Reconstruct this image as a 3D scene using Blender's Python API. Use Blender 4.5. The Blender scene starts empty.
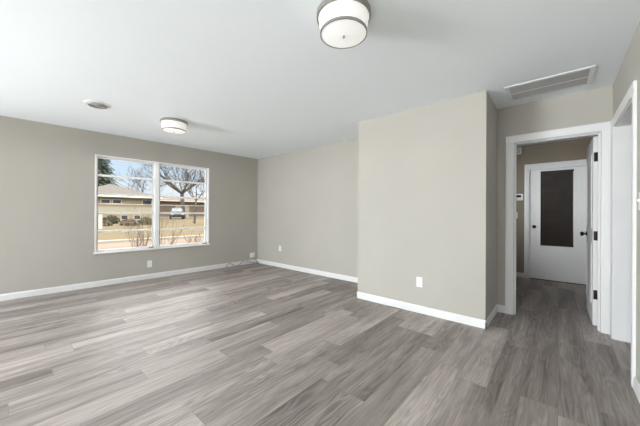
import bpy, bmesh, math, random
from mathutils import Vector, Matrix
random.seed(7)
SC = bpy.context.scene
COL = SC.collection
PI = math.pi

# ------------------------------------------------------------------ camera
F_PX, YAW, PITCH, ROLL, CAM_H = 275.4, 0.7138, 0.0004, 0.0046, 1.1744
c_, s_ = math.cos(YAW), math.sin(YAW)
R_ = Vector((c_, s_, 0)); FW = Vector((-s_, c_, 0)); UP = Vector((0, 0, 1))
FWD = (FW * math.cos(PITCH) + UP * math.sin(PITCH)).normalized()
UU = (UP * math.cos(PITCH) - FW * math.sin(PITCH))
RIGHT = (R_ * math.cos(ROLL) + UU * math.sin(ROLL)).normalized()
UPV = (UU * math.cos(ROLL) - R_ * math.sin(ROLL)).normalized()
cam = bpy.data.cameras.new('camera'); cam_o = bpy.data.objects.new('camera', cam); COL.objects.link(cam_o)
m3 = Matrix((RIGHT, UPV, -FWD)).transposed()
cam_o.matrix_world = Matrix.Translation((0, 0, CAM_H)) @ m3.to_4x4()
cam.sensor_width = 36; cam.sensor_fit = 'HORIZONTAL'; cam.lens = F_PX / 640 * 36
cam.clip_start = 0.05; cam.clip_end = 500
SC.camera = cam_o

# ------------------------------------------------------------------ view, sky, sun, daylight, fill lights
SC.view_settings.view_transform = 'Standard'
SC.view_settings.look = 'None'
SC.view_settings.gamma = 1
SC.view_settings.use_curve_mapping = False
SC.view_settings.exposure = 0.12
SC.cycles.max_bounces = 12
SC.cycles.diffuse_bounces = 8
SC.cycles.transparent_max_bounces = 12
SC.cycles.use_denoising = True

SKY_LOW, SKY_HIGH = 0.98, 7.2       # strength near the horizon / of the bright cloud deck overhead
w = bpy.data.worlds.new('sky'); SC.world = w; w.use_nodes = True
nt = w.node_tree; N = nt.nodes; L = nt.links; N.clear()
tc = N.new('ShaderNodeTexCoord'); sep = N.new('ShaderNodeSeparateXYZ'); L.new(tc.outputs['Generated'], sep.inputs[0])
mp = N.new('ShaderNodeMapping'); mp.inputs['Scale'].default_value = (1, 1, 2.6); L.new(tc.outputs['Generated'], mp.inputs[0])
no = N.new('ShaderNodeTexNoise'); no.inputs['Scale'].default_value = 4.2; no.inputs['Detail'].default_value = 6; L.new(mp.outputs[0], no.inputs[0])
cr = N.new('ShaderNodeValToRGB'); cr.color_ramp.elements[0].position = .44; cr.color_ramp.elements[1].position = .60
L.new(no.outputs[0], cr.inputs[0])
gr = N.new('ShaderNodeValToRGB'); e = gr.color_ramp.elements
e[0].position = 0.0; e[0].color = (.84, .89, .95, 1); e[1].position = .5; e[1].color = (.36, .56, .86, 1)
e2 = gr.color_ramp.elements.new(.12); e2.color = (.66, .81, .97, 1)
L.new(sep.outputs['Z'], gr.inputs[0])
mx = N.new('ShaderNodeMixRGB'); mx.inputs[2].default_value = (.90, .93, .97, 1)
L.new(cr.outputs[0], mx.inputs[0]); L.new(gr.outputs[0], mx.inputs[1])
st = N.new('ShaderNodeMapRange'); st.inputs['From Min'].default_value = .19; st.inputs['From Max'].default_value = .34
st.inputs['To Min'].default_value = SKY_LOW; st.inputs['To Max'].default_value = SKY_HIGH
L.new(sep.outputs['Z'], st.inputs['Value'])
hi = N.new('ShaderNodeMapRange'); hi.inputs['From Min'].default_value = .17; hi.inputs['From Max'].default_value = .32; L.new(sep.outputs['Z'], hi.inputs['Value'])
mh = N.new('ShaderNodeMixRGB'); mh.inputs[2].default_value = (.80, .775, .745, 1); L.new(hi.outputs[0], mh.inputs[0]); L.new(mx.outputs[0], mh.inputs[1])
bg = N.new('ShaderNodeBackground'); L.new(mh.outputs[0], bg.inputs[0]); L.new(st.outputs[0], bg.inputs[1])
out = N.new('ShaderNodeOutputWorld'); L.new(bg.outputs[0], out.inputs[0])

def light(name, kind, loc, direction, energy, color, **kw):
    d = bpy.data.lights.new(name, kind); d.energy = energy; d.color = color
    for k, v in kw.items(): setattr(d, k, v)
    o = bpy.data.objects.new(name, d); COL.objects.link(o); o.location = loc
    o.rotation_euler = Vector(direction).to_track_quat('-Z', 'Y').to_euler()
    return o

light('sun', 'SUN', (0, 0, 20), (-.16, .72, -.68), 2.4, (1, .93, .82), angle=math.radians(2))
# rear window daylight and added fill lights (all out of the picture),
# and the bulbs of the two ceiling drums in view
DAY = (.94, .985, 1)
for n_, p_, d_, sx_, sy_, e_ in (
        ('patio_fill', (-5.85, -5.05, 1.0), (1, .3, .7), 3.6, 1.5, 790),  # unseen uplight, added at an invented side opening to brighten the ceiling
        ('rear_daylight', (-2.5, -7.9, 1.35), (0, 1, .2), 4.4, 1.5, 170),
        ('side_room_fill', (2.7, 2.3, 1.3), (-1, .30, .12), 1.5, 1.3, 9),  # unseen light, added to brighten the partition side and the jamb
        ('hall_fill', (-1.2, 4.35, 1.6), (1, 1.35, -.12), .5, .8, 6.5)):  # added to light the outside door
    light(n_, 'AREA', p_, d_, e_, DAY, shape='RECTANGLE', size=sx_, size_y=sy_, spread=math.radians(75 if n_.startswith('hall') else 180))
for p_, e_ in (((-1.035, 1.415, 2.27), 4), ((-4.05, 1.565, 2.27), 14)):
    light('drum_bulb', 'SPOT', p_, (0, 0, -1), e_, (1, 1, 1), spot_size=math.radians(175), spot_blend=.2, shadow_soft_size=0)
LAMP_GLOW = .85

# ------------------------------------------------------------------ room measures (metres)
H = 2.44
XW, YB, YF, YD, XB1, XB2, XR = -5.3654, 3.9457, 3.2439, 3.9125, -2.1091, -.5629, .3973
K = .0474
YE = 6.321; TH = .115
WIN_ROT = math.atan2(1, K)                      # the window wall is a little off square
SW0, SW1, ZW0, ZW1 = -2.999, -1.166, .525, 2.085  # window opening along the wall and up it

# ------------------------------------------------------------------ helpers
def srgb(r, g, b):
    f = lambda v: (v / 255 / 12.92) if v / 255 <= .04045 else ((v / 255 + .055) / 1.055) ** 2.4
    return (f(r), f(g), f(b), 1)

def bm_box(bm, x0, y0, z0, x1, y1, z1, bev=0, seg=2):
    v = [bm.verts.new(p) for p in ((x0,y0,z0),(x1,y0,z0),(x1,y1,z0),(x0,y1,z0),(x0,y0,z1),(x1,y0,z1),(x1,y1,z1),(x0,y1,z1))]
    fs = [bm.faces.new([v[i] for i in q]) for q in ((0,3,2,1),(4,5,6,7),(0,1,5,4),(1,2,6,5),(2,3,7,6),(3,0,4,7))]
    if bev:
        es = list({e for f in fs for e in f.edges})
        bmesh.ops.bevel(bm, geom=es, offset=bev, segments=seg, profile=.5, affect='EDGES')

def bm_prism(bm, pts, axis, a0, a1):
    """extrude a closed outline (u, v) along an axis; axis 'x': (a,u,v)  'y': (u,a,v)  'z': (u,v,a)"""
    P = {'x': lambda u, v, a: (a, u, v), 'y': lambda u, v, a: (u, a, v), 'z': lambda u, v, a: (u, v, a)}[axis]
    A = [bm.verts.new(P(u, v, a0)) for u, v in pts]; B = [bm.verts.new(P(u, v, a1)) for u, v in pts]
    n = len(pts)
    bm.faces.new(A[::-1]); bm.faces.new(B)
    for i in range(n): bm.faces.new((A[i], A[(i + 1) % n], B[(i + 1) % n], B[i]))

def bm_lathe(bm, prof, seg=48, origin=(0, 0, 0), axis='z'):
    o = Vector(origin)
    def P(r, h, t):
        a, b = r * math.cos(t), r * math.sin(t)
        return o + Vector({'z': (a, b, h), 'x': (h, a, b), 'y': (a, h, b)}[axis])
    rings = []
    for r, h in prof:
        if r < 1e-6: rings.append([bm.verts.new(P(0, h, 0))])
        else: rings.append([bm.verts.new(P(r, h, 2 * PI * i / seg)) for i in range(seg)])
    for A, B in zip(rings, rings[1:]):
        for i in range(seg):
            j = (i + 1) % seg
            q = [A[i % len(A)], A[j % len(A)], B[j % len(B)], B[i % len(B)]]
            u = list(dict.fromkeys(q))
            if len(u) > 2: bm.faces.new(u)

def bm_tube(bm, pts, radii, seg=6, cap=True):
    pts = [Vector(p) for p in pts]
    if not hasattr(radii, '__len__'): radii = [radii] * len(pts)
    rings = []; prev = None
    for i, p in enumerate(pts):
        d = (pts[min(i + 1, len(pts) - 1)] - pts[max(i - 1, 0)]).normalized()
        if prev is None:
            a = d.orthogonal().normalized()
        else:
            a = (prev - d * prev.dot(d))
            a = a.normalized() if a.length > 1e-6 else d.orthogonal().normalized()
        prev = a; b = d.cross(a)
        rings.append([bm.verts.new(p + (a * math.cos(2*PI*k/seg) + b * math.sin(2*PI*k/seg)) * radii[i]) for k in range(seg)])
    for A, B in zip(rings, rings[1:]):
        for k in range(seg): bm.faces.new((A[k], A[(k + 1) % seg], B[(k + 1) % seg], B[k]))
    if cap: bm.faces.new(rings[0][::-1]); bm.faces.new(rings[-1])

def obj(name, bm, mat, parent=None, loc=(0, 0, 0), rotz=0, smooth=False):
    bmesh.ops.recalc_face_normals(bm, faces=bm.faces[:])
    me = bpy.data.meshes.new(name); bm.to_mesh(me); bm.free()
    for p in me.polygons: p.use_smooth = bool(smooth)
    if smooth and smooth != 'all':
        me.set_sharp_from_angle(angle=math.radians(35))
    if mat: me.materials.append(mat)
    o = bpy.data.objects.new(name, me); COL.objects.link(o)
    o.location = loc; o.rotation_euler = (0, 0, rotz)
    if parent: o.parent = parent
    return o

def box_obj(name, b, mat, parent=None, bev=0, **kw):
    bm = bmesh.new()
    for q in (b if isinstance(b[0], (tuple, list)) else [b]): bm_box(bm, *q, bev=bev)
    return obj(name, bm, mat, parent, **kw)

def tag(o, label, cat, group=None, kind=None):
    o['label'] = label; o['category'] = cat
    if group: o['group'] = group
    if kind: o['kind'] = kind
    return o

def thing(name, label, cat, loc=(0, 0, 0), rotz=0, group=None, kind=None):
    o = bpy.data.objects.new(name, None); o.empty_display_size = .1; COL.objects.link(o)
    o.location = loc; o.rotation_euler = (0, 0, rotz)
    return tag(o, label, cat, group, kind)

def dup(root, loc, rotz, label):
    r = root.copy(); COL.objects.link(r); r.location = loc; r.rotation_euler = (0, 0, rotz); r['label'] = label
    for ch in list(root.children):
        c = ch.copy(); COL.objects.link(c); c.parent = r
        for g in ch.children:
            d = g.copy(); COL.objects.link(d); d.parent = c
    return r

def at(px, depth, z):
    """a spot outdoors: bearing of a column of the photo, distance along the view, height"""
    v = Vector((0, 0, CAM_H)) + (FW + R_ * ((px - 320) / F_PX)) * depth
    return Vector((v.x, v.y, z))

# ------------------------------------------------------------------ materials
def mat(name, color, rough=.6, metal=0, spec=.5, emit=None, estr=0):
    m = bpy.data.materials.new(name); m.use_nodes = True
    b = m.node_tree.nodes['Principled BSDF']
    b.inputs['Base Color'].default_value = color; b.inputs['Roughness'].default_value = rough
    b.inputs['Metallic'].default_value = metal; b.inputs['Specular IOR Level'].default_value = spec
    if emit: b.inputs['Emission Color'].default_value = emit; b.inputs['Emission Strength'].default_value = estr
    return m

def noisy(name, ca, cb, scale, rough=.7, bump=0, bscale=None, detail=4, spec=.4, vec='Object', stretch=None):
    m = mat(name, ca, rough, spec=spec); nt = m.node_tree; N = nt.nodes; L = nt.links; b = N['Principled BSDF']
    tc = N.new('ShaderNodeTexCoord'); src = tc.outputs[vec]
    if stretch:
        mp = N.new('ShaderNodeMapping'); mp.inputs['Scale'].default_value = stretch; L.new(src, mp.inputs[0]); src = mp.outputs[0]
    n = N.new('ShaderNodeTexNoise'); n.inputs['Scale'].default_value = scale; n.inputs['Detail'].default_value = detail; L.new(src, n.inputs[0])
    r = N.new('ShaderNodeValToRGB'); r.color_ramp.elements[0].position = .3; r.color_ramp.elements[1].position = .7
    r.color_ramp.elements[0].color = ca; r.color_ramp.elements[1].color = cb
    L.new(n.outputs[0], r.inputs[0]); L.new(r.outputs[0], b.inputs['Base Color'])
    if bump:
        n2 = N.new('ShaderNodeTexNoise'); n2.inputs['Scale'].default_value = bscale or scale; n2.inputs['Detail'].default_value = 3; L.new(src, n2.inputs[0])
        bp = N.new('ShaderNodeBump'); bp.inputs['Strength'].default_value = bump; bp.inputs['Distance'].default_value = .004
        L.new(n2.outputs[0], bp.inputs['Height']); L.new(bp.outputs[0], b.inputs['Normal'])
    return m

M_WALL = noisy('wall_paint', (.455, .436, .396, 1), (.473, .454, .413, 1), 1.5, .75, .12, 180, spec=.25)
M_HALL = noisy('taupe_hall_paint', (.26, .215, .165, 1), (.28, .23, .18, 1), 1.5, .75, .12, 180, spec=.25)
M_CEIL = noisy('ceiling_paint', (.865, .92, .955, 1), (.88, .935, .97, 1), 1.2, .85, .15, 140, spec=.2)
M_TRIM = noisy('white_trim_paint', (.76, .76, .765, 1), (.79, .79, .795, 1), 3, .38, .03, 60)
M_DOOR = noisy('white_door_paint', (.80, .79, .79, 1), (.83, .82, .82, 1), 2, .42, .05, 60)
M_ALU = noisy('white_window_metal', (.90, .91, .92, 1), (.94, .94, .94, 1), 5, .35)
M_GREYMETAL = mat('grey_screen_metal', (.30, .30, .30, 1), .45, .6)
M_PLASTIC = mat('white_plastic', (.86, .86, .85, 1), .35)
M_SLOT = mat('dark_slot', (.05, .05, .05, 1), .6)
M_BLACK = mat('black_metal', (.012, .011, .010, 1), .38, .5)
M_NICKEL = mat('brushed_nickel', (.42, .41, .38, 1), .38, .85)
M_SHADE = mat('white_lamp_shade', (.85, .85, .83, 1), .6, emit=(1, .985, .95, 1), estr=.42 * LAMP_GLOW)
M_DIFF = mat('white_lamp_glass', (.88, .89, .88, 1), .3, emit=(1, .99, .97, 1), estr=.36 * LAMP_GLOW)
M_GRILLE = mat('grey_grille_slats', (.38, .38, .375, 1), .5)
M_DUCT = mat('dark_duct', (.06, .06, .06, 1), .9)
M_BLIND = noisy('dark_blind', (.030, .023, .020, 1), (.040, .031, .027, 1), 8, .55)
M_CORD = mat('pale_cord', (.6, .58, .54, 1), .6)
M_LCD = mat('dark_display', (.02, .025, .025, 1), .2)

def glass_mat():
    m = bpy.data.materials.new('window_glass'); m.use_nodes = True; nt = m.node_tree; N = nt.nodes; L = nt.links; N.clear()
    t = N.new('ShaderNodeBsdfTransparent'); t.inputs[0].default_value = (.97, .98, .98, 1)
    g = N.new('ShaderNodeBsdfGlossy'); g.inputs['Roughness'].default_value = .02
    fr = N.new('ShaderNodeFresnel'); fr.inputs[0].default_value = 1.35
    mi = N.new('ShaderNodeMixShader'); o = N.new('ShaderNodeOutputMaterial')
    L.new(fr.outputs[0], mi.inputs[0]); L.new(t.outputs[0], mi.inputs[1]); L.new(g.outputs[0], mi.inputs[2]); L.new(mi.outputs[0], o.inputs[0])
    return m
M_GLASS = glass_mat()

def floor_mat():
    m = mat('grey_oak_planks', (.3, .28, .27, 1), .4, spec=.75); nt = m.node_tree; N = nt.nodes; L = nt.links; b = N['Principled BSDF']
    def math_(op, a, bb=None, cc=None):
        n = N.new('ShaderNodeMath'); n.operation = op
        for i, v in enumerate((a, bb, cc)):
            if v is None: continue
            if isinstance(v, (int, float)): n.inputs[i].default_value = v
            else: L.new(v, n.inputs[i])
        return n.outputs[0]
    PW, PL = .182, 1.22
    tc = N.new('ShaderNodeTexCoord'); sp = N.new('ShaderNodeSeparateXYZ'); L.new(tc.outputs['Object'], sp.inputs[0])
    x, y = sp.outputs[0], sp.outputs[1]
    xr = math_('DIVIDE', x, PW); row = math_('FLOOR', xr); fx = math_('SUBTRACT', xr, row)
    wn = N.new('ShaderNodeTexWhiteNoise'); wn.noise_dimensions = '1D'; L.new(row, wn.inputs['W'])
    yr = math_('ADD', math_('DIVIDE', y, PL), math_('MULTIPLY', wn.outputs['Value'], 7.3)); colm = math_('FLOOR', yr); fy = math_('SUBTRACT', yr, colm)
    idv = N.new('ShaderNodeCombineXYZ'); L.new(row, idv.inputs[0]); L.new(colm, idv.inputs[1])
    wid = N.new('ShaderNodeTexWhiteNoise'); wid.noise_dimensions = '3D'; L.new(idv.outputs[0], wid.inputs['Vector'])
    sid = N.new('ShaderNodeSeparateXYZ'); L.new(wid.outputs['Color'], sid.inputs[0])
    r1, r2, r3 = sid.outputs
    # grain space: own offset per plank
    gv = N.new('ShaderNodeCombineXYZ')
    L.new(math_('ADD', x, math_('MULTIPLY', r1, 31)), gv.inputs[0]); L.new(math_('ADD', y, math_('MULTIPLY', r2, 47)), gv.inputs[1]); L.new(math_('MULTIPLY', r3, 19), gv.inputs[2])
    def noise(sx, sy, det, dist=0, rough=.55):
        mp = N.new('ShaderNodeMapping'); mp.inputs['Scale'].default_value = (sx, sy, 1); L.new(gv.outputs[0], mp.inputs[0])
        n = N.new('ShaderNodeTexNoise'); n.inputs['Scale'].default_value = 1; n.inputs['Detail'].default_value = det; n.inputs['Distortion'].default_value = dist
        n.inputs['Roughness'].default_value = rough; L.new(mp.outputs[0], n.inputs[0]); return n.outputs[0]
    broad = noise(9, .9, 3, .6); fine = noise(75, 2.2, 5, .2, .6); pore = noise(160, 6, 2)
    ringsrc = noise(7, .8, 2, .3)
    ring = math_('SINE', math_('MULTIPLY', ringsrc, 95))           # cathedral figure
    knot = N.new('ShaderNodeTexVoronoi'); mpk = N.new('ShaderNodeMapping'); mpk.inputs['Scale'].default_value = (5.5, 1.15, 1); L.new(gv.outputs[0], mpk.inputs[0]); L.new(mpk.outputs[0], knot.inputs['Vector'])
    knotv = N.new('ShaderNodeMapRange'); knotv.inputs['From Min'].default_value = .02; knotv.inputs['From Max'].default_value = .16; knotv.inputs['To Min'].default_value = 1; knotv.inputs['To Max'].default_value = 0
    L.new(knot.outputs['Distance'], knotv.inputs['Value'])
    t = math_('MULTIPLY', math_('SUBTRACT', broad, .5), 1.05)
    t = math_('ADD', t, math_('MULTIPLY', math_('SUBTRACT', fine, .5), .80))
    t = math_('ADD', t, math_('MULTIPLY', ring, math_('MULTIPLY', r3, .13)))
    t = math_('ADD', t, math_('MULTIPLY', math_('SUBTRACT', pore, .5), .35))
    t = math_('ADD', t, math_('MULTIPLY', math_('SUBTRACT', r2, .5), .46))
    t = math_('SUBTRACT', t, math_('MULTIPLY', knotv.outputs[0], .28))
    t = math_('ADD', t, .5)
    rp = N.new('ShaderNodeValToRGB'); el = rp.color_ramp.elements
    el[0].position = .02; el[0].color = FLOOR_DARK; el[1].position = .98; el[1].color = FLOOR_LIGHT
    k = el.new(.5); k.color = FLOOR_MID
    L.new(t, rp.inputs[0])
    # seams
    ex = math_('MULTIPLY', math_('MINIMUM', fx, math_('SUBTRACT', 1, fx)), PW); ey = math_('MULTIPLY', math_('MINIMUM', fy, math_('SUBTRACT', 1, fy)), PL)
    ed = math_('MINIMUM', ex, ey)
    sm = N.new('ShaderNodeMapRange'); sm.inputs['From Min'].default_value = .0008; sm.inputs['From Max'].default_value = .0028; L.new(ed, sm.inputs['Value'])
    mxs = N.new('ShaderNodeMixRGB'); mxs.inputs[1].default_value = (.235, .205, .188, 1); L.new(sm.outputs[0], mxs.inputs[0]); L.new(rp.outputs[0], mxs.inputs[2])
    L.new(mxs.outputs[0], b.inputs['Base Color'])
    ro = N.new('ShaderNodeMapRange'); ro.inputs['To Min'].default_value = .42; ro.inputs['To Max'].default_value = .56; L.new(fine, ro.inputs['Value'])
    L.new(ro.outputs[0], b.inputs['Roughness'])
    hgt = math_('ADD', math_('MULTIPLY', fine, .35), sm.outputs[0])
    bp = N.new('ShaderNodeBump'); bp.inputs['Strength'].default_value = .25; bp.inputs['Distance'].default_value = .0015
    L.new(hgt, bp.inputs['Height']); L.new(bp.outputs[0], b.inputs['Normal'])
    return m
FLOOR_DARK, FLOOR_MID, FLOOR_LIGHT = (.115, .093, .084, 1), (.315, .271, .250, 1), (.56, .502, .466, 1)
M_FLOOR = floor_mat()

# ------------------------------------------------------------------ room shell
XOUT = XW - .45                                     # the shell runs a little past the skewed wall
tag(box_obj('floor', (-6.1, -8.2, -.12, 3.0, 6.5, 0), M_FLOOR), 'grey oak look plank floor of the empty room', 'floor', kind='structure')
tag(box_obj('ceiling', (-6.3, -8.2, H, 3.0, 6.5, H + .2), M_CEIL), 'smooth white ceiling of the empty room', 'ceiling', kind='structure')

def wall(name, boxes, label, m=None, **kw):
    return tag(box_obj(name, boxes, m or M_WALL, **kw), label, 'wall', kind='structure')

# window wall, in its own frame: local x along the wall, y outwards, origin at the far corner
WL = dict(loc=(XW, YB, 0), rotz=WIN_ROT)
WT = .16
wall('wall_left', [(-7.0, 0, 0, SW0, WT, H), (-12.1, 0, 0, -11.0, WT, H), (-11.0, 0, 2.12, -7.0, WT, H), (-11.0, 0, 0, -7.0, WT, .12), (SW1, 0, 0, .2, WT, H), (SW0, 0, 0, SW1, WT, ZW0), (SW0, 0, ZW1, SW1, WT, H)],
     'greige painted wall holding the wide window', **WL)
wall('wall_back', (XW - .02, YB, 0, XB1, YB + TH, H), 'greige far wall in the recess beyond the window wall')
wall('wall_partition', (XB1, YF, 0, XB2, YD + .06, H), 'greige wall block jutting out between the far wall and the hall doorway')
DX0, DX1, DZ = -.392, .318, 2.005                    # hall doorway
wall('wall_hall', [(XB2, YD, 0, DX0, YD + TH, H), (DX1, YD, 0, .75, YD + TH, H), (DX0, YD, DZ, DX1, YD + TH, H)],
     'greige wall around the hall doorway')
OY0, OY1, OZ = 2.885, 3.775, 2.0                     # cased opening in the right wall
wall('wall_right', [(XR, -8.1, 0, XR + TH, OY0, H), (XR, OY1, 0, XR + TH, YD, H), (XR, OY0, OZ, XR + TH, OY1, H)],
     'greige right hand wall with the white cased opening')
# rear wall with the glazed opening the daylight comes through
wall('wall_rear', [(-6.1, -8.12, 0, -4.8, -8.0, H), (-.3, -8.12, 0, XR, -8.0, H), (-4.8, -8.12, 2.12, -.3, -8.0, H), (-4.8, -8.12, 0, -.3, -8.0, .18)],
     'greige rear wall with the wide window opening')
# hall behind the doorway
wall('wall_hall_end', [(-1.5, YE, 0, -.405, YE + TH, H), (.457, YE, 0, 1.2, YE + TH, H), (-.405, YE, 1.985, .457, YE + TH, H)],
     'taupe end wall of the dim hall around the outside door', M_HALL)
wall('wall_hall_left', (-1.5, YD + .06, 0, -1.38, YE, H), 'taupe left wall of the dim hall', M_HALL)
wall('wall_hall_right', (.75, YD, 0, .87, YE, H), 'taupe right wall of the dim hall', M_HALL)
wall('wall_side_room', [(2.8, .3, 0, 2.92, YD + TH, H), (XR + TH, .3, 0, 2.8, .42, H), (.87, YD, 0, 2.8, YD + TH, H)], 'greige walls of the room beyond the cased opening')

# ------------------------------------------------------------------ baseboards
BBH, BBT = .085, .013
def bb_profile():   # (out from wall, up)
    return [(0, 0), (BBT, 0), (BBT, BBH - .018), (BBT * .75, BBH - .008), (BBT * .45, BBH), (0, BBH)]
def baseboard(name, runs, label):
    """runs: (axis, fixed coordinate, sign of outward side, from, to)"""
    bm = bmesh.new()
    for axis, c, sg, a0, a1 in runs:
        pts = [(c + sg * u, v) for u, v in bb_profile()]
        bm_prism(bm, pts, axis, a0, a1)
    return tag(obj(name, bm, M_TRIM), label, 'baseboard', kind='structure')
o = baseboard('baseboard_left', [('x', 0, -1, -7.0, -BBT)], 'white baseboard under the window along the window wall')
o.location = (XW, YB, 0); o.rotation_euler = (0, 0, WIN_ROT)
baseboard('baseboard_back', [('x', YB, -1, XW, XB1)], 'white baseboard along the far recessed wall')
baseboard('baseboard_partition', [('x', YF, -1, XB1 - BBT, XB2 + BBT), ('y', XB2, 1, YF - BBT, YD - BBT), ('y', XB1, -1, YF - BBT, YB - BBT), ('x', YD, -1, XB2, -.476)],
          'white baseboard wrapping the jutting wall block')
baseboard('baseboard_right', [('y', XR, -1, -7.9, 2.795)], 'white baseboard along the right hand wall')
baseboard('baseboard_hall', [('x', YE, -1, -1.38, -.478)], 'white baseboard on the end wall of the dim hall')

# ------------------------------------------------------------------ window
win = thing('window_1', 'wide white framed awning window with two columns of five panes', 'window', kind='structure', **WL)
bm = bmesh.new()                                    # thin face trim and the reveal lining
t_, p_ = .022, .008
for q in [(SW0, -p_, ZW0, SW0 + t_, WT, ZW1), (SW1 - t_, -p_, ZW0, SW1, WT, ZW1), (SW0 + t_, -p_, ZW1 - t_, SW1 - t_, WT, ZW1), (SW0 + t_, .0, ZW0, SW1 - t_, WT, ZW0 + .012)]:
    bm_box(bm, *q, bev=.002)
obj('window_frame', bm, M_ALU, win)
box_obj('window_sill', (SW0 - .012, -.030, ZW0 - .012, SW1 + .012, .02, ZW0 + .012), M_ALU, win, bev=.003)
bm = bmesh.new()
bm_box(bm, SW0 - .004, -.004, ZW0, SW0, .01, ZW1 + .004); bm_box(bm, SW1, -.004, ZW0, SW1 + .004, .01, ZW1 + .004); bm_box(bm, SW0 - .004, -.004, ZW1, SW1 + .004, .01, ZW1 + .004)
obj('trim_edge', bm, M_GREYMETAL, win)
SM = -2.118                                          # mullion
box_obj('mullion', (SM - .034, .012, ZW0 + .012, SM + .034, .13, ZW1 - t_), M_ALU, win, bev=.003)
FR = .020
for (a, b) in ((SW0 + t_, SM - .034), (SM + .034, SW1 - t_)):
    z0, z1 = ZW0 + .012, ZW1 - t_
    bm = bmesh.new()
    for q in [(a, .055, z0, a + FR, .10, z1), (b - FR, .055, z0, b, .10, z1), (a + FR, .055, z0, b - FR, .10, z0 + .030), (a + FR, .055, z1 - .022, b - FR, .10, z1)]:
        bm_box(bm, *q, bev=.002)
    s = obj('sash_frame', bm, M_ALU, win)
    bm = bmesh.new(); bm_box(bm, a + FR, .052, z0 + .03, a + FR + .006, .058, z1 - .022); bm_box(bm, b - FR - .006, .052, z0 + .03, b - FR, .058, z1 - .022)
    obj('sash_track', bm, M_GREYMETAL, s)
    zs = [z0 + .03, .862, 1.162, 1.462, 1.768, z1 - .022]
    for z in zs[1:-1]:
        box_obj('sash_rail', (a + FR, .055, z - .016, b - FR, .098, z + .016), M_ALU, win, bev=.003)
    box_obj('screen_bar', (a + FR, .060, 1.304, b - FR, .072, 1.315), M_ALU, win, bev=.002)
    for zlo, zhi in zip(zs, zs[1:]):
        lo = zlo + (.016 if zlo != zs[0] else 0); hi = zhi - (.016 if zhi != zs[-1] else 0)
        box_obj('window_pane', (a + FR, .076, lo, b - FR, .080, hi), M_GLASS, win)
    bm = bmesh.new()                                 # crank operator at the bottom outer corner
    cx = b - .05
    bm_box(bm, cx - .03, .020, ZW0 + .012, cx + .03, .05, ZW0 + .03, bev=.004)
    bm_tube(bm, [(cx, .03, ZW0 + .03), (cx, .015, ZW0 + .045), (cx + .05, .005, ZW0 + .04)], .005)
    obj('crank', bm, M_GREYMETAL, win)

# ------------------------------------------------------------------ doorways and doors
def casing_prof(w=.078, p=.018):
    return [(0, 0), (0, p * .65), (w * .15, p * .8), (w * .75, p), (w, p * .9), (w, 0)]
bm = bmesh.new()
CW = .078
# hall doorway casing (mitred look by butt joints) + jamb
def leg_y(bm, xi, sg, yface, out, z1, w=CW):
    pts = [(xi + sg * u, yface + out * v) for u, v in casing_prof(w)]
    bm_prism(bm, pts, 'z', 0, z1)
leg_y(bm, DX0 - .004, -1, YD, -1, DZ + .004); leg_y(bm, DX1 + .004, 1, YD, -1, DZ + .004, XR - DX1 - .006)
pts = [(YD - v, DZ + .004 + u) for u, v in casing_prof()]
bm_prism(bm, pts, 'x', DX0 - .004 - CW, XR - .002)
tag(obj('trim_1', bm, M_TRIM), 'white casing around the hall doorway', 'door casing', kind='structure')
bm = bmesh.new()
J = .018
bm_box(bm, DX0, YD, 0, DX0 + J * .3, YD + TH, DZ); bm_box(bm, DX1 - J * .3, YD, 0, DX1, YD + TH, DZ); bm_box(bm, DX0, YD, DZ - J * .3, DX1, YD + TH, DZ)
for q in [(DX0, YD + .035, 0, DX0 + .016, YD + .07, DZ), (DX1 - .016, YD + .035, 0, DX1, YD + .07, DZ), (DX0, YD + .035, DZ - .016, DX1, YD + .07, DZ)]:
    bm_box(bm, *q, bev=.002)
tag(obj('trim_2', bm, M_TRIM), 'white jamb with stop lining the hall doorway', 'door jamb', kind='structure')

def knob(parent, x, y, z, sg, axis='x', name='knob'):
    prof = [(0, 0), (.030, 0), (.031, .004), (.026, .008), (.012, .010), (.011, .026), (.020, .030), (.027, .040), (.027, .050), (.020, .060), (0, .063)]
    bm = bmesh.new(); bm_lathe(bm, [(r, sg * h) for r, h in prof], 24, (x, y, z), axis)
    k = obj(name, bm, M_BLACK, parent, smooth=True); k['label'] = 'black round door knob'; return k

# hall door standing open into the hall, hinged on the right jamb
door = thing('door_1', 'white hall door swung open into the dim hall on black hinges', 'door', (.309, 4.060, 0), math.radians(0.8), kind='structure')
DW, DT = .70, .036
bm = bmesh.new(); bm_box(bm, -DT, 0, .012, 0, DW, 1.99, bev=.002)
obj('door_panel', bm, M_DOOR, door)
for side in (-1, 1):
    x0 = -DT if side < 0 else 0
    bm = bmesh.new()
    for za, zb in ((.22, .86), (1.02, 1.82)):
        for q in [(.10, za, .12, zb), (DW - .12, za, DW - .10, zb), (.12, za, DW - .12, za + .02), (.12, zb - .02, DW - .12, zb)]:
            bm_box(bm, x0 - (.006 if side < 0 else 0), q[0], q[1], x0 + (.006 if side > 0 else 0), q[2], q[3], bev=.002)
    obj('panel_moulding', bm, M_DOOR, door)
knob(door, -DT, DW - .065, .935, -1); knob(door, 0, DW - .065, .935, 1)
for z in (1.775, .95, .335):
    bm = bmesh.new()
    hh = .048
    bm_box(bm, -.031, -.003, z - hh, .002, 0, z + hh, bev=.001)
    bm_lathe(bm, [(0, z - hh - .004), (.007, z - hh - .004), (.007, z + hh + .004), (0, z + hh + .004)], 14, (.004, -.005, 0))
    h = obj('hinge', bm, M_BLACK, door, smooth=True); h['label'] = 'black butt hinge'

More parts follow.
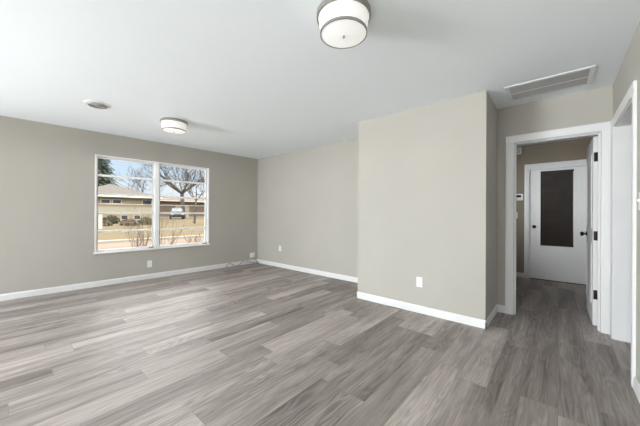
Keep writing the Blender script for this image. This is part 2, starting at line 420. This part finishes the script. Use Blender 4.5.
# outside door at the end of the hall, big lite with a closed dark blind
d2 = thing('door_2', 'white half glazed outside door with dark blind closing the hall', 'door', (-.400, YE, 0), kind='structure')
W2, Z2 = .852, 1.978
gx0, gx1, gz0, gz1 = .150, .602, .605, 1.945       # lite
bm = bmesh.new()
for q in [(0, .012, .01, gx0, .055, Z2), (gx1, .012, .01, W2, .055, Z2), (gx0, .012, .01, gx1, .055, gz0), (gx0, .012, gz1, gx1, .055, Z2)]:
    bm_box(bm, *q)
obj('door_panel', bm, M_DOOR, d2)
bm = bmesh.new(); fw = .020
for q in [(gx0 - fw, .002, gz0 - fw, gx0 + .006, .02, gz1 + fw), (gx1 - .006, .002, gz0 - fw, gx1 + fw, .02, gz1 + fw), (gx0, .002, gz0 - fw, gx1, .02, gz0 + .006), (gx0, .002, gz1 - .006, gx1, .02, gz1 + fw)]:
    bm_box(bm, *q, bev=.003)
obj('lite_frame', bm, M_DOOR, d2)
box_obj('door_glass', (gx0, .040, gz0, gx1, .046, gz1), M_GLASS, d2)
bm = bmesh.new()
for i in range(54):                                  # closed slats
    z = gz0 + .01 + i * (gz1 - gz0 - .05) / 54
    v = [bm.verts.new(p) for p in ((gx0 + .004, .032, z), (gx1 - .004, .032, z), (gx1 - .004, .024, z + .027), (gx0 + .004, .024, z + .027))]
    bm.faces.new(v)
bl = obj('blind', bm, M_BLIND, d2); bl['label'] = 'dark brown closed slat blind'
box_obj('head_rail', (gx0 + .003, .014, gz1 - .038, gx1 - .003, .036, gz1 - .004), M_BLIND, bl, bev=.002)
bm = bmesh.new(); bm_tube(bm, [(gx1 - .012, .010, gz1 - .04), (gx1 - .010, .008, 1.2), (gx1 - .006, .006, gz0 + .03)], .0065)
obj('blind_wand', bm, M_CORD, bl)
knob(d2, .065, .012, .945, -1, 'y')
bm = bmesh.new()
leg_y(bm, -.405 + .006, -1, YE, -1, 1.985); leg_y(bm, .457 - .006, 1, YE, -1, 1.985)
bm_prism(bm, [(YE - v, 1.985 - .006 + u) for u, v in casing_prof(.105)], 'x', -.405 - .072, .457 + .072)
tag(obj('trim_3', bm, M_TRIM), 'white casing around the outside door in the hall', 'door casing', kind='structure')
box_obj('trim_4', (-.405, YE - .01, 0, .457, YE + .08, .012), mat('dark_threshold', (.06, .05, .045, 1), .5))
tag(bpy.data.objects['trim_4'], 'dark threshold strip under the outside door', 'threshold', kind='structure')
tag(box_obj('wall_porch', (-1.0, YE + .6, -.1, 1.2, YE + .7, H), M_WALL), 'greige porch wall behind the outside door', 'wall', kind='structure')

# cased opening in the right wall
bm = bmesh.new()
def leg_x(yi, sg, w=CW):
    bm_prism(bm, [(XR - v, yi + sg * u) for u, v in casing_prof(w)], 'z', 0, OZ + .004)
leg_x(OY0 - .004, -1); leg_x(OY1 + .004, 1)
bm_prism(bm, [(XR - v, OZ + .004 + u) for u, v in casing_prof()], 'y', OY0 - .004 - CW, OY1 + .004 + CW)
tag(obj('trim_5', bm, M_TRIM), 'white casing around the opening in the right hand wall', 'door casing', kind='structure')
bm = bmesh.new()
bm_box(bm, XR, OY0, 0, XR + TH, OY0 + .006, OZ); bm_box(bm, XR, OY1 - .006, 0, XR + TH, OY1, OZ); bm_box(bm, XR, OY0, OZ - .006, XR + TH, OY1, OZ)
tag(obj('trim_6', bm, M_TRIM), 'white jamb lining the opening in the right hand wall', 'door jamb', kind='structure')

# ------------------------------------------------------------------ ceiling fittings
cl = thing('ceiling_light', 'large looking flush drum ceiling light nearest the viewer, nickel rings and finial', 'ceiling light', (-1.035, 1.415, H), 0, 'flush drum ceiling lights')
R0, R1, DROP = .170, .148, .135
bm = bmesh.new(); bm_lathe(bm, [(0, 0), (R0, 0), (R0 + .002, -.003), (R0 + .002, -.030), (R0 - .004, -.034), (R0 - .010, -.034)], 64); obj('canopy_ring', bm, M_NICKEL, cl, smooth=True)
bm = bmesh.new(); bm_lathe(bm, [(R0 - .010, -.030), (R0 - .012, -.034), (R1 - .004, -DROP + .012), (R1 - .004, -DROP + .006)], 64); obj('lamp_shade', bm, M_SHADE, cl, smooth=True)
bm = bmesh.new(); bm_lathe(bm, [(R1 - .004, -DROP + .016), (R1 + .001, -DROP + .016), (R1 + .001, -DROP), (R1 - .007, -DROP), (R1 - .007, -DROP + .006), (R1 - .004, -DROP + .016)], 64); obj('lower_ring', bm, M_NICKEL, cl, smooth=True)
bm = bmesh.new(); bm_lathe(bm, [(R1 - .006, -DROP + .003), (R1 * .7, -DROP - .003), (R1 * .3, -DROP - .007), (0, -DROP - .008)], 64); obj('diffuser', bm, M_DIFF, cl, smooth='all')
bm = bmesh.new(); bm_lathe(bm, [(0, -DROP - .006), (.009, -DROP - .008), (.010, -DROP - .013), (.006, -DROP - .018), (.005, -DROP - .022), (0, -DROP - .025)], 20); obj('finial', bm, M_NICKEL, cl, smooth=True)
dup(cl, (-4.05, 1.565, H), .6, 'smaller looking flush drum ceiling light farther off, near the window wall and round ceiling vent')

vent = thing('round_ceiling_vent', 'round white ceiling vent with grey slots, near the window wall', 'ceiling vent', (-4.10, .73, H))
bm = bmesh.new(); bm_lathe(bm, [(.128, 0), (.128, -.004), (.120, -.008), (.100, -.010), (.098, -.004)], 48); obj('rim', bm, M_PLASTIC, vent, smooth=True)
for i, r in enumerate((.093, .068, .043)):
    bm = bmesh.new(); bm_lathe(bm, [(r, -.003), (r + .004, -.012), (r - .004, -.022), (r - .012, -.024), (r - .010, -.010), (r, -.003)], 48); obj('louvre_ring', bm, M_GRILLE, vent, smooth=True)
bm = bmesh.new(); bm_lathe(bm, [(0, -.001), (.10, -.001), (.10, -.003), (0, -.003)], 40); obj('backing', bm, M_DUCT, vent)
bm = bmesh.new(); bm_lathe(bm, [(0, -.004), (.022, -.004), (.022, -.026), (.018, -.028), (0, -.028)], 24); obj('hub', bm, M_GRILLE, vent, smooth=True)

gx, gy = (-.415, .236), (3.283, 3.712)
gr_ = thing('return_air_grille', 'rectangular return air grille with grey slats and white frame, on ceiling before hall doorway', 'ceiling grille', ((gx[0] + gx[1]) / 2, (gy[0] + gy[1]) / 2, H))
hw, hd = (gx[1] - gx[0]) / 2, (gy[1] - gy[0]) / 2
bm = bmesh.new(); f_ = .036
for q in [(-hw, -hd, -.010, -hw + f_, hd, 0), (hw - f_, -hd, -.010, hw, hd, 0), (-hw + f_, -hd, -.010, hw - f_, -hd + f_, 0), (-hw + f_, hd - f_, -.010, hw - f_, hd, 0)]:
    bm_box(bm, *q, bev=.002)
obj('grille_frame', bm, M_TRIM, gr_)
box_obj('backing', (-hw + f_, -hd + f_, -.002, hw - f_, hd - f_, 0), M_DUCT, gr_)
box_obj('centre_bar', (-hw + f_, -.007, -.011, hw - f_, .007, -.002), M_TRIM, gr_, bev=.001)
for a, b in ((-hd + f_ + .003, -.009), (.009, hd - f_ - .003)):
    bm = bmesh.new(); n = 12
    for i in range(n):
        y = a + (b - a) * (i + .1) / n
        v = [bm.verts.new(p) for p in ((-hw + f_, y, -.0030), (hw - f_, y, -.0030), (hw - f_, y + .0125, -.0098), (-hw + f_, y + .0125, -.0098))]
        u = [bm.verts.new((p.co.x, p.co.y + .0012, p.co.z + .0008)) for p in v]
        bm.faces.new(v); bm.faces.new(u[::-1])
        for k in range(4): bm.faces.new((v[k], v[(k + 1) % 4], u[(k + 1) % 4], u[k]))
    obj('slat_bank', bm, M_GRILLE, gr_)

# ------------------------------------------------------------------ outlets, switches, thermostat
def outlet(label, loc, rotz):
    t = thing('wall_outlet', label, 'outlet', loc, rotz, 'white duplex wall outlets')
    box_obj('cover_plate', (-.036, -.006, -.058, .036, 0, .058), M_PLASTIC, t, bev=.003)
    for z in (-.02, .02):
        bm = bmesh.new(); bm_box(bm, -.017, -.008, z - .0145, .017, -.005, z + .0145, bev=.003); r = obj('receptacle', bm, M_PLASTIC, t)
        bm = bmesh.new(); bm_box(bm, -.008, -.0085, z - .004, -.0055, -.0078, z + .006); bm_box(bm, .0055, -.0085, z - .004, .008, -.0078, z + .005); bm_lathe(bm, [(0, -.0085), (.0025, -.0085), (.0025, -.0078), (0, -.0078)], 10, (0, 0, z - .009), 'y')
        obj('slot', bm, M_SLOT, r)
    return t
def on_left(s, z, out=0):   # a point on the window wall
    u = Vector((K, 1, 0)).normalized(); n = Vector((1, -K, 0)).normalized()
    return Vector((XW, YB, z)) + u * s + n * out
outlet('white duplex outlet under the window, low on the window wall', on_left((1.712 - YB) * 1.0011, .262), WIN_ROT)
outlet('white duplex outlet on the far recessed wall, right of the corner', (-4.56, YB, .405), 0)
outlet('white duplex outlet on the jutting wall block', (-1.244, YF, .363), 0)

def switch(name, label, loc, rotz):
    t = thing(name, label, 'light switch', loc, rotz)
    box_obj('cover_plate', (-.036, -.006, -.058, .036, 0, .058), M_PLASTIC, t, bev=.003)
    bm = bmesh.new(); bm_box(bm, -.005, -.016, -.004, .005, -.005, .014, bev=.002); obj('toggle', bm, M_PLASTIC, t)
    return t
switch('light_switch', 'white toggle light switch on the right hand wall, beside the cased opening', (XR, 2.665, 1.26), -PI / 2)
switch('light_switch', 'small white light switch under the thermostat on the hall end wall', (-.612, YE, 1.15), 0)
th = thing('thermostat', 'white thermostat with dark display on the hall end wall', 'thermostat', (-.565, YE, 1.487))
box_obj('body', (-.066, -.026, -.060, .066, 0, .060), M_PLASTIC, th, bev=.006)
box_obj('display', (-.045, -.028, -.005, .040, -.025, .042), M_LCD, th, bev=.001)
for x in (-.03, 0, .03):
    bm = bmesh.new(); bm_box(bm, x - .009, -.029, -.045, x + .009, -.025, -.030, bev=.002); obj('button', bm, M_GRILLE, th)
ch = thing('door_chime', 'pale square chime box high on the hall end wall', 'door chime', (-.578, YE, 2.345))
box_obj('body', (-.06, -.045, -.065, .06, 0, .065), mat('beige_plastic', (.62, .59, .52, 1), .5), ch, bev=.008)
bm = bmesh.new()
for i in range(5): bm_box(bm, -.04, -.047, -.04 + i * .018, .04, -.044, -.034 + i * .018)
obj('speaker_slots', bm, M_GRILLE, ch)

# cable wall box with a loose white cable in the far corner
cb = thing('cable_wall_box', 'small white cable box low on window wall by the far corner', 'cable box', on_left(-.15, .195), WIN_ROT)
box_obj('body', (-.055, -.035, -.055, .055, 0, .055), M_PLASTIC, cb, bev=.006)
bm = bmesh.new(); bm_lathe(bm, [(0, -.055), (.007, -.055), (.007, -.034), (0, -.034)], 12, (0, 0, -.02), 'y'); obj('connector', bm, M_NICKEL, cb, smooth=True)
def cable_pts():
    P = [(-.15, .062, .155), (-.14, .12, .12), (-.10, .17, .04), (-.07, .14, .008), (-.12, .07, .02), (-.22, .05, .045), (-.33, .05, .10), (-.42, .06, .085), (-.50, .05, .03), (-.60, .07, .01),
         (-.68, .05, .06), (-.74, .045, .085), (-.82, .06, .03), (-.76, .11, .007), (-.58, .13, .007), (-.36, .12, .007), (-.2, .15, .01), (-.06, .10, .03)]
    P = [on_left(s, z, o) for s, o, z in P]; out = []
    for i in range(len(P) - 1):
        p0, p1, p2, p3 = P[max(i - 1, 0)], P[i], P[i + 1], P[min(i + 2, len(P) - 1)]
        for k in range(6):
            t = k / 6
            out.append(.5 * ((2 * p1) + (-p0 + p2) * t + (2 * p0 - 5 * p1 + 4 * p2 - p3) * t * t + (-p0 + 3 * p1 - 3 * p2 + p3) * t ** 3))
    return out + [P[-1]]
bm = bmesh.new(); bm_tube(bm, cable_pts(), .0075, 8)
tag(obj('cable', bm, mat('grey_white_cable', (.33, .34, .33, 1), .5), smooth='all'), 'loose pale cable tangled along the baseboard in the far corner', 'cable')

# ------------------------------------------------------------------ outdoors
def ground_z(p):
    d = -p.x - 5.6
    return -.22 + max(0, min(1, (d - 11) / 15)) * .50
M_LAWN = noisy('dry_lawn', (.125, .096, .060, 1), (.098, .080, .044, 1), .35, .95, .4, 18, 8, .1)
M_STREET = noisy('street_concrete', (.160, .125, .096, 1), (.138, .108, .083, 1), .8, .9, .2, 30, spec=.15)
M_CURB = noisy('curb_concrete', (.28, .25, .22, 1), (.24, .22, .19, 1), 2, .9)
M_BARK = noisy('grey_bark', (.045, .039, .035, 1), (.085, .073, .064, 1), 9, .9, .6, 30, stretch=(1, 1, .25))
M_TWIG = noisy('bare_twig', (.10, .075, .055, 1), (.15, .115, .085, 1), 5, .9)
M_NEEDLE = noisy('fir_needles', (.035, .055, .035, 1), (.085, .11, .075, 1), 3, .85)
M_BUSH = noisy('dark_bush', (.045, .05, .03, 1), (.11, .105, .06, 1), 5, .9)
M_ROOF = noisy('grey_shingles', (.065, .058, .051, 1), (.10, .090, .080, 1), 6, .9, .4, 12, stretch=(1, 1, 5))
M_BRICK = noisy('tan_brick', (.25, .20, .125, 1), (.30, .24, .155, 1), 14, .9)
M_SIDING = noisy('cream_siding', (.36, .33, .25, 1), (.31, .285, .215, 1), 3, .85, stretch=(1, 1, 30))
M_BROWN = noisy('brown_shingles', (.12, .085, .062, 1), (.16, .118, .086, 1), 5, .9)
M_WINDARK = mat('dark_window_glass', (.03, .033, .036, 1), .1)
M_WHITE = mat('white_exterior_paint', (.48, .47, .44, 1), .6)

bm = bmesh.new(); gn = 60
vs = {}
for i in range(gn + 1):
    for j in range(gn + 1):
        x = -5.0 - 95 * (i / gn) ** 1.5; y = -45 + 110 * j / gn
        vs[i, j] = bm.verts.new((x, y, ground_z(Vector((x, y, 0))) - .0))
for i in range(gn):
    for j in range(gn): bm.faces.new((vs[i, j], vs[i + 1, j], vs[i + 1, j + 1], vs[i, j + 1]))
tag(obj('ground', bm, M_LAWN, smooth='all'), 'dry tan lawn outside the window', 'lawn', kind='structure')
tag(box_obj('bounce_slab', (-8.4, -9.5, -.3, -5.75, 7.5, -.16), noisy('pale_bounce_concrete', (.66, .64, .60, 1), (.72, .70, .66, 1), 3, .9)), 'pale concrete strip added out of view under the window to bounce daylight inward', 'bounce_slab', kind='structure')  # unseen reflector slab, added to throw light through the window onto the ceiling
bm = bmesh.new(); bm_box(bm, -15.2, -45, -.3, -9.2, 65, -.205); tag(obj('street', bm, M_STREET), 'pale tan street crossing in front of the window', 'street', kind='structure')
bm = bmesh.new(); bm_box(bm, -15.5, -45, -.3, -15.2, 65, -.10, bev=.02); bm_box(bm, -9.2, -45, -.3, -8.95, 65, -.12, bev=.02); tag(obj('curb', bm, M_CURB), 'pale concrete curbs along the street', 'curb', kind='structure')


# houses across the street: local x along the front, local y away from us
def house(name, label, loc, width, dep, eave, ridge, wallm, roofm, wins, hip, along, parts):
    t = thing(name, label, 'house', loc, PI / 2)
    box_obj('wall', (0, 0, -.4, width, dep, eave), wallm, t)
    ov = .5; z0 = eave - .08
    bm = bmesh.new()
    A = [bm.verts.new(p) for p in ((-ov, -ov, z0), (width + ov, -ov, z0), (width + ov, dep + ov, z0), (-ov, dep + ov, z0))]
    B = [bm.verts.new((v.co.x, v.co.y, z0 + .16)) for v in A]
    bm.faces.new(A[::-1])
    for k in range(4): bm.faces.new((A[k], A[(k + 1) % 4], B[(k + 1) % 4], B[k]))
    if along == 'x':
        r = [bm.verts.new((hip, dep / 2, ridge)), bm.verts.new((width - hip, dep / 2, ridge))]
        bm.faces.new((B[0], B[1], r[1], r[0])); bm.faces.new((B[2], B[3], r[0], r[1])); bm.faces.new((B[1], B[2], r[1])); bm.faces.new((B[3], B[0], r[0]))
    else:
        r = [bm.verts.new((width / 2, hip, ridge)), bm.verts.new((width / 2, dep - hip, ridge))]
        bm.faces.new((B[0], B[1], r[0])); bm.faces.new((B[1], B[2], r[1], r[0])); bm.faces.new((B[2], B[3], r[1])); bm.faces.new((B[3], B[0], r[0], r[1]))
    rf = obj('roof', bm, roofm, t)
    bm = bmesh.new(); bm_tube(bm, [(-ov, -ov - .05, z0 + .06), (width + ov, -ov - .05, z0 + .06)], .07, 8); obj('gutter', bm, M_WHITE, rf)
    for x, z, ww, hh in wins:
        bm = bmesh.new(); f = .05
        for q in [(x, z, x + f, z + hh), (x + ww - f, z, x + ww, z + hh), (x + f, z, x + ww - f, z + f), (x + f, z + hh - f, x + ww - f, z + hh)]:
            bm_box(bm, q[0], -.06, q[1], q[2], .02, q[3])
        wf = obj('window', bm, M_WHITE, t)
        box_obj('pane', (x + f, -.03, z + f, x + ww - f, .01, z + hh - f), M_WINDARK, wf)
    for nm, b, m in parts: box_obj(nm, b, m, t, bev=.01)
    return t
house('house', 'low tan brick house with grey hipped roof across the street', (-33, 4.3, .28), 6.6, 9, 2.42, 3.95, M_BRICK, M_ROOF,
      [(1.85, 1.72, .75, .42), (2.75, 1.72, .75, .42), (5.3, 1.65, .9, .55), (3.45, .12, .62, .5), (4.55, .12, .62, .5)], 3.4, 'y',
      [('siding_band', (-.04, -.07, .82, 6.64, 0, 1.40), M_SIDING), ('foundation', (-.04, -.05, -.3, 6.64, 0, .08), M_CURB)])
house('house', 'long brown sided house farther down the street, right of the grey roofed one', (-47, 15.2, .25), 13, 9, 2.75, 3.7, M_BROWN, M_BROWN,
      [(8.2, .9, 1.5, 1.1)], 4, 'x',
      [('garage_door', (3.2, -.06, 0, 5.4, 0, 2.1), M_SIDING), ('foundation', (-.04, -.05, -.3, 13.04, 0, .25), M_CURB)])

# trees
def grow(bm, p, d, length, r, level, rnd, spread, up, seg=5, kids=(3, 4)):
    n = 4; pts = [p]; rad = [r]; q = p.copy(); dd = d.copy()
    for i in range(n):
        dd = (dd + Vector((rnd.uniform(-1, 1), rnd.uniform(-1, 1), rnd.uniform(-1, 1))) * .17 + Vector((0, 0, up))).normalized()
        q = q + dd * (length / n); pts.append(q.copy()); rad.append(r * (1 - .45 * (i + 1) / n))
    bm_tube(bm, pts, rad, seg if level < 3 else 4, cap=False)
    if level >= 5: return
    for k in range(rnd.randint(*kids)):
        i = rnd.randint(2, n) if k else n
        a = Vector((rnd.uniform(-1, 1), rnd.uniform(-1, 1), rnd.uniform(-.45, 1))).normalized()
        nd = (dd + a * spread).normalized()
        grow(bm, pts[i], nd, length * rnd.uniform(.58, .8), max(rad[i] * rnd.uniform(.5, .72), .012), level + 1, rnd, spread, up, seg, kids)
def bare_tree(label, loc, trunk_h, r, lean, crown, seed, spread=.95, forks=4, group=None):
    rnd = random.Random(seed)
    t = thing('bare_tree', label, 'tree', loc)
    bm = bmesh.new(); top = Vector((lean[0], lean[1], trunk_h))
    bm_tube(bm, [(0, 0, -.3), (0, 0, .15), top * .5, top], [r * 1.5, r * 1.1, r * .95, r * .9], 10); obj('trunk', bm, M_BARK, t, smooth='all')
    bm = bmesh.new()
    for k in range(forks):
        a = 2 * PI * (k + rnd.uniform(-.2, .2)) / forks
        d = Vector((math.cos(a) * .85, math.sin(a) * .85, rnd.uniform(.3, 1.0))).normalized()
        grow(bm, top - Vector((0, 0, r * .5)), d, crown * rnd.uniform(.4, .5), r * rnd.uniform(.55, .72), 1, rnd, spread, .02)
    obj('branches', bm, M_BARK, t, smooth='all')
    return t
def onground(px, depth):
    p = at(px, depth, 0); p.z = ground_z(p); return p
bare_tree('big spreading bare tree with thick trunk behind the parked car', onground(183.5, 43), 4.0, .30, (-.1, -.2), 9.4, 29, spread=1.15, forks=7)
bare_tree('slender bare tree on the lawn, right of the parked car', onground(194.5, 27), 2.3, .10, (.1, .1), 3.0, 8, forks=4)
bare_tree('tall thin bare tree rising behind the grey roofed house', onground(141, 50), 3.6, .17, (.0, .1), 6.0, 21, forks=4)

def fir(label, loc, h, rad, seed):
    rnd = random.Random(seed)
    t = thing('fir_tree', label, 'tree', loc)
    bm = bmesh.new(); bm_tube(bm, [(0, 0, -.3), (0, 0, h * .5), (0, 0, h * .97)], [.22, .14, .03], 8); obj('trunk', bm, M_BARK, t, smooth='all')
    bm = bmesh.new()
    n = 520
    for i in range(n):
        u = i / n; z = h * (.12 + .86 * u); rr = rad * (1 - u) ** .75 * rnd.uniform(.65, 1.12) + .15
        a = i * 2.39996 + rnd.uniform(-.3, .3); ca, sa = math.cos(a), math.sin(a)
        for k in range(7):                           # sprays of needles along a drooping bough
            f = (k + 1) / 7; q = Vector((ca * rr * f, sa * rr * f, z - .28 * rr * f * f + rnd.uniform(-.08, .08)))
            wv = .30 * (1 - .5 * f) + .08; sid = Vector((-sa, ca, 0)) * wv; fo = Vector((ca, sa, -.45)) * (rr / 7 * 1.5)
            v = [bm.verts.new(x) for x in (q - fo * .5, q + sid + Vector((0, 0, -.10)), q + fo, q - sid + Vector((0, 0, -.10)))]
            bm.faces.new(v)
    obj('foliage', bm, M_NEEDLE, t)
fir('tall dark fir tree rising behind the grey roofed house', onground(99, 42), 12.5, 3.0, 3)

def bush(label, loc, rx, ry, h, seed, m=None):
    rnd = random.Random(seed); bm = bmesh.new()
    for i in range(420):
        a = rnd.uniform(0, 2 * PI); e = math.asin(rnd.uniform(0, 1)); k = rnd.uniform(.55, 1.0)
        p = Vector((math.cos(a) * math.cos(e) * rx * k, math.sin(a) * math.cos(e) * ry * k, math.sin(e) * h * k))
        s = rnd.uniform(.06, .14); A = Vector((rnd.uniform(-1, 1), rnd.uniform(-1, 1), rnd.uniform(-1, 1))).normalized(); B = A.orthogonal().normalized()
        v = [bm.verts.new(p + q) for q in (A * s, B * s * .6, -A * s, -B * s * .6)]; bm.faces.new(v)
    t = thing('bush', label, 'bush', loc); obj('foliage', bm, m or M_BUSH, t)
    bm = bmesh.new()
    for i in range(7):
        a = rnd.uniform(0, 2 * PI); bm_tube(bm, [(0, 0, -.15), (math.cos(a) * rx * .5, math.sin(a) * ry * .5, h * .75)], [.03, .012], 5)
    obj('stems', bm, M_TWIG, t); return t
bush('dark rounded bush before the low house, under its small windows', onground(110.5, 23.6), .75, .7, .75, 1)
bush('dark bush before the low house at its far end', onground(146, 24), .9, .6, .62, 2)
bush('broad brown bush before the basement windows of the low house', onground(129, 22.5), 1.1, .6, .5, 5, M_TWIG)
bush('low brown bush beside the white post', onground(104, 21.5), .8, .5, .35, 4, M_TWIG)

def twigs(label, loc, n, h, spread, seed):
    rnd = random.Random(seed); bm = bmesh.new()
    def sprout(p, d, l, r, lv):
        pts = [p]; q = p.copy(); dd = d.copy()
        for i in range(4):
            dd = (dd + Vector((rnd.uniform(-1, 1), rnd.uniform(-1, 1), rnd.uniform(-.3, .8))) * .16).normalized(); q = q + dd * l / 4; pts.append(q.copy())
        bm_tube(bm, pts, [r, r * .9, r * .75, r * .6, r * .4], 4, cap=False)
        if lv < 2:
            for k in range(3):
                a = Vector((rnd.uniform(-1, 1), rnd.uniform(-1, 1), rnd.uniform(.1, 1))).normalized()
                sprout(pts[rnd.randint(1, 4)], (dd + a * .8).normalized(), l * rnd.uniform(.35, .6), r * .55, lv + 1)
    for i in range(n):
        a = rnd.uniform(0, 2 * PI); d = Vector((math.cos(a) * spread, math.sin(a) * spread, 1)).normalized()
        sprout(Vector((math.cos(a) * .1, math.sin(a) * .1, -.1)), d, h * rnd.uniform(.6, .95), .012, 0)
    t = tag(obj('twiggy_shrub', bm, M_TWIG, None, loc), label, 'shrub'); return t
twigs('wide bare twiggy shrub close outside the left column of panes', onground(138, 9.2), 12, 1.25, .36, 31)
twigs('tall bare twiggy shrub outside, just right of the window mullion', onground(165.5, 8.4), 7, 1.35, .22, 32)
twigs('small bare twiggy shrub outside, low in the right column of panes', onground(196, 10.8), 9, .62, .6, 33)

post = thing('white_post', 'short white post on the lawn before the low house', 'post', onground(100.5, 19))
box_obj('shaft', (-.09, -.09, -.2, .09, .09, 1.02), M_WHITE, post, bev=.01); 
bm = bmesh.new(); bm_prism(bm, [(-.13, 1.02), (.13, 1.02), (.13, 1.06), (0, 1.12), (-.13, 1.06)], 'y', -.13, .13); obj('cap', bm, M_WHITE, post)

# parked car, nose towards us
M_CARBODY = mat('dark_car_paint', (.03, .035, .045, 1), .25); M_CARGLASS = mat('car_glass', (.10, .12, .14, 1), .08, spec=.6); M_TYRE = mat('tyre', (.02, .02, .02, 1), .8)
M_HEADLAMP = mat('headlamp_glass', (.6, .62, .64, 1), .15)
cp = onground(177, 38)
car = thing('car', 'dark parked car with pale reflecting windscreen in front of the big bare tree', 'car', cp, math.radians(70))
bm = bmesh.new()     # body side outline along local y (nose at -y), extruded across x
bm_prism(bm, [(-2.1, .35), (-2.15, .62), (-1.95, .80), (-.95, .95), (1.5, 1.0), (2.1, .92), (2.15, .40), (1.9, .28), (-1.9, .28)], 'x', -.86, .86)
bmesh.ops.bevel(bm, geom=bm.edges[:], offset=.05, segments=2, affect='EDGES'); obj('body', bm, M_CARBODY, car)
bm = bmesh.new(); bm_prism(bm, [(-.9, .93), (-.15, 1.46), (1.05, 1.48), (1.75, .97)], 'x', -.70, .70); bmesh.ops.bevel(bm, geom=bm.edges[:], offset=.06, segments=2, affect='EDGES'); cabin = obj('cabin', bm, M_CARBODY, car)
bm = bmesh.new(); v = [bm.verts.new(p) for p in ((-.62, -.87, .985), (.62, -.87, .985), (.56, -.24, 1.43), (-.56, -.24, 1.43))]; bm.faces.new(v)
r_ = bmesh.ops.extrude_face_region(bm, geom=bm.faces[:]); bmesh.ops.translate(bm, verts=[q for q in r_['geom'] if isinstance(q, bmesh.types.BMVert)], vec=(0, -.02, .02)); obj('windscreen', bm, M_CARGLASS, cabin)
for x in (-.78, .78):
    for y in (-1.32, 1.32):
        bm = bmesh.new(); bm_lathe(bm, [(0, -.11), (.24, -.11), (.32, -.09), (.32, .09), (.24, .11), (0, .11)], 24, (x, y, .32), 'x'); obj('wheel', bm, M_TYRE, car, smooth=True)
for x in (-.62, .62):
    box_obj('headlamp', (x - .18, -2.14, .60, x + .18, -2.0, .74), M_HEADLAMP, car, bev=.03)
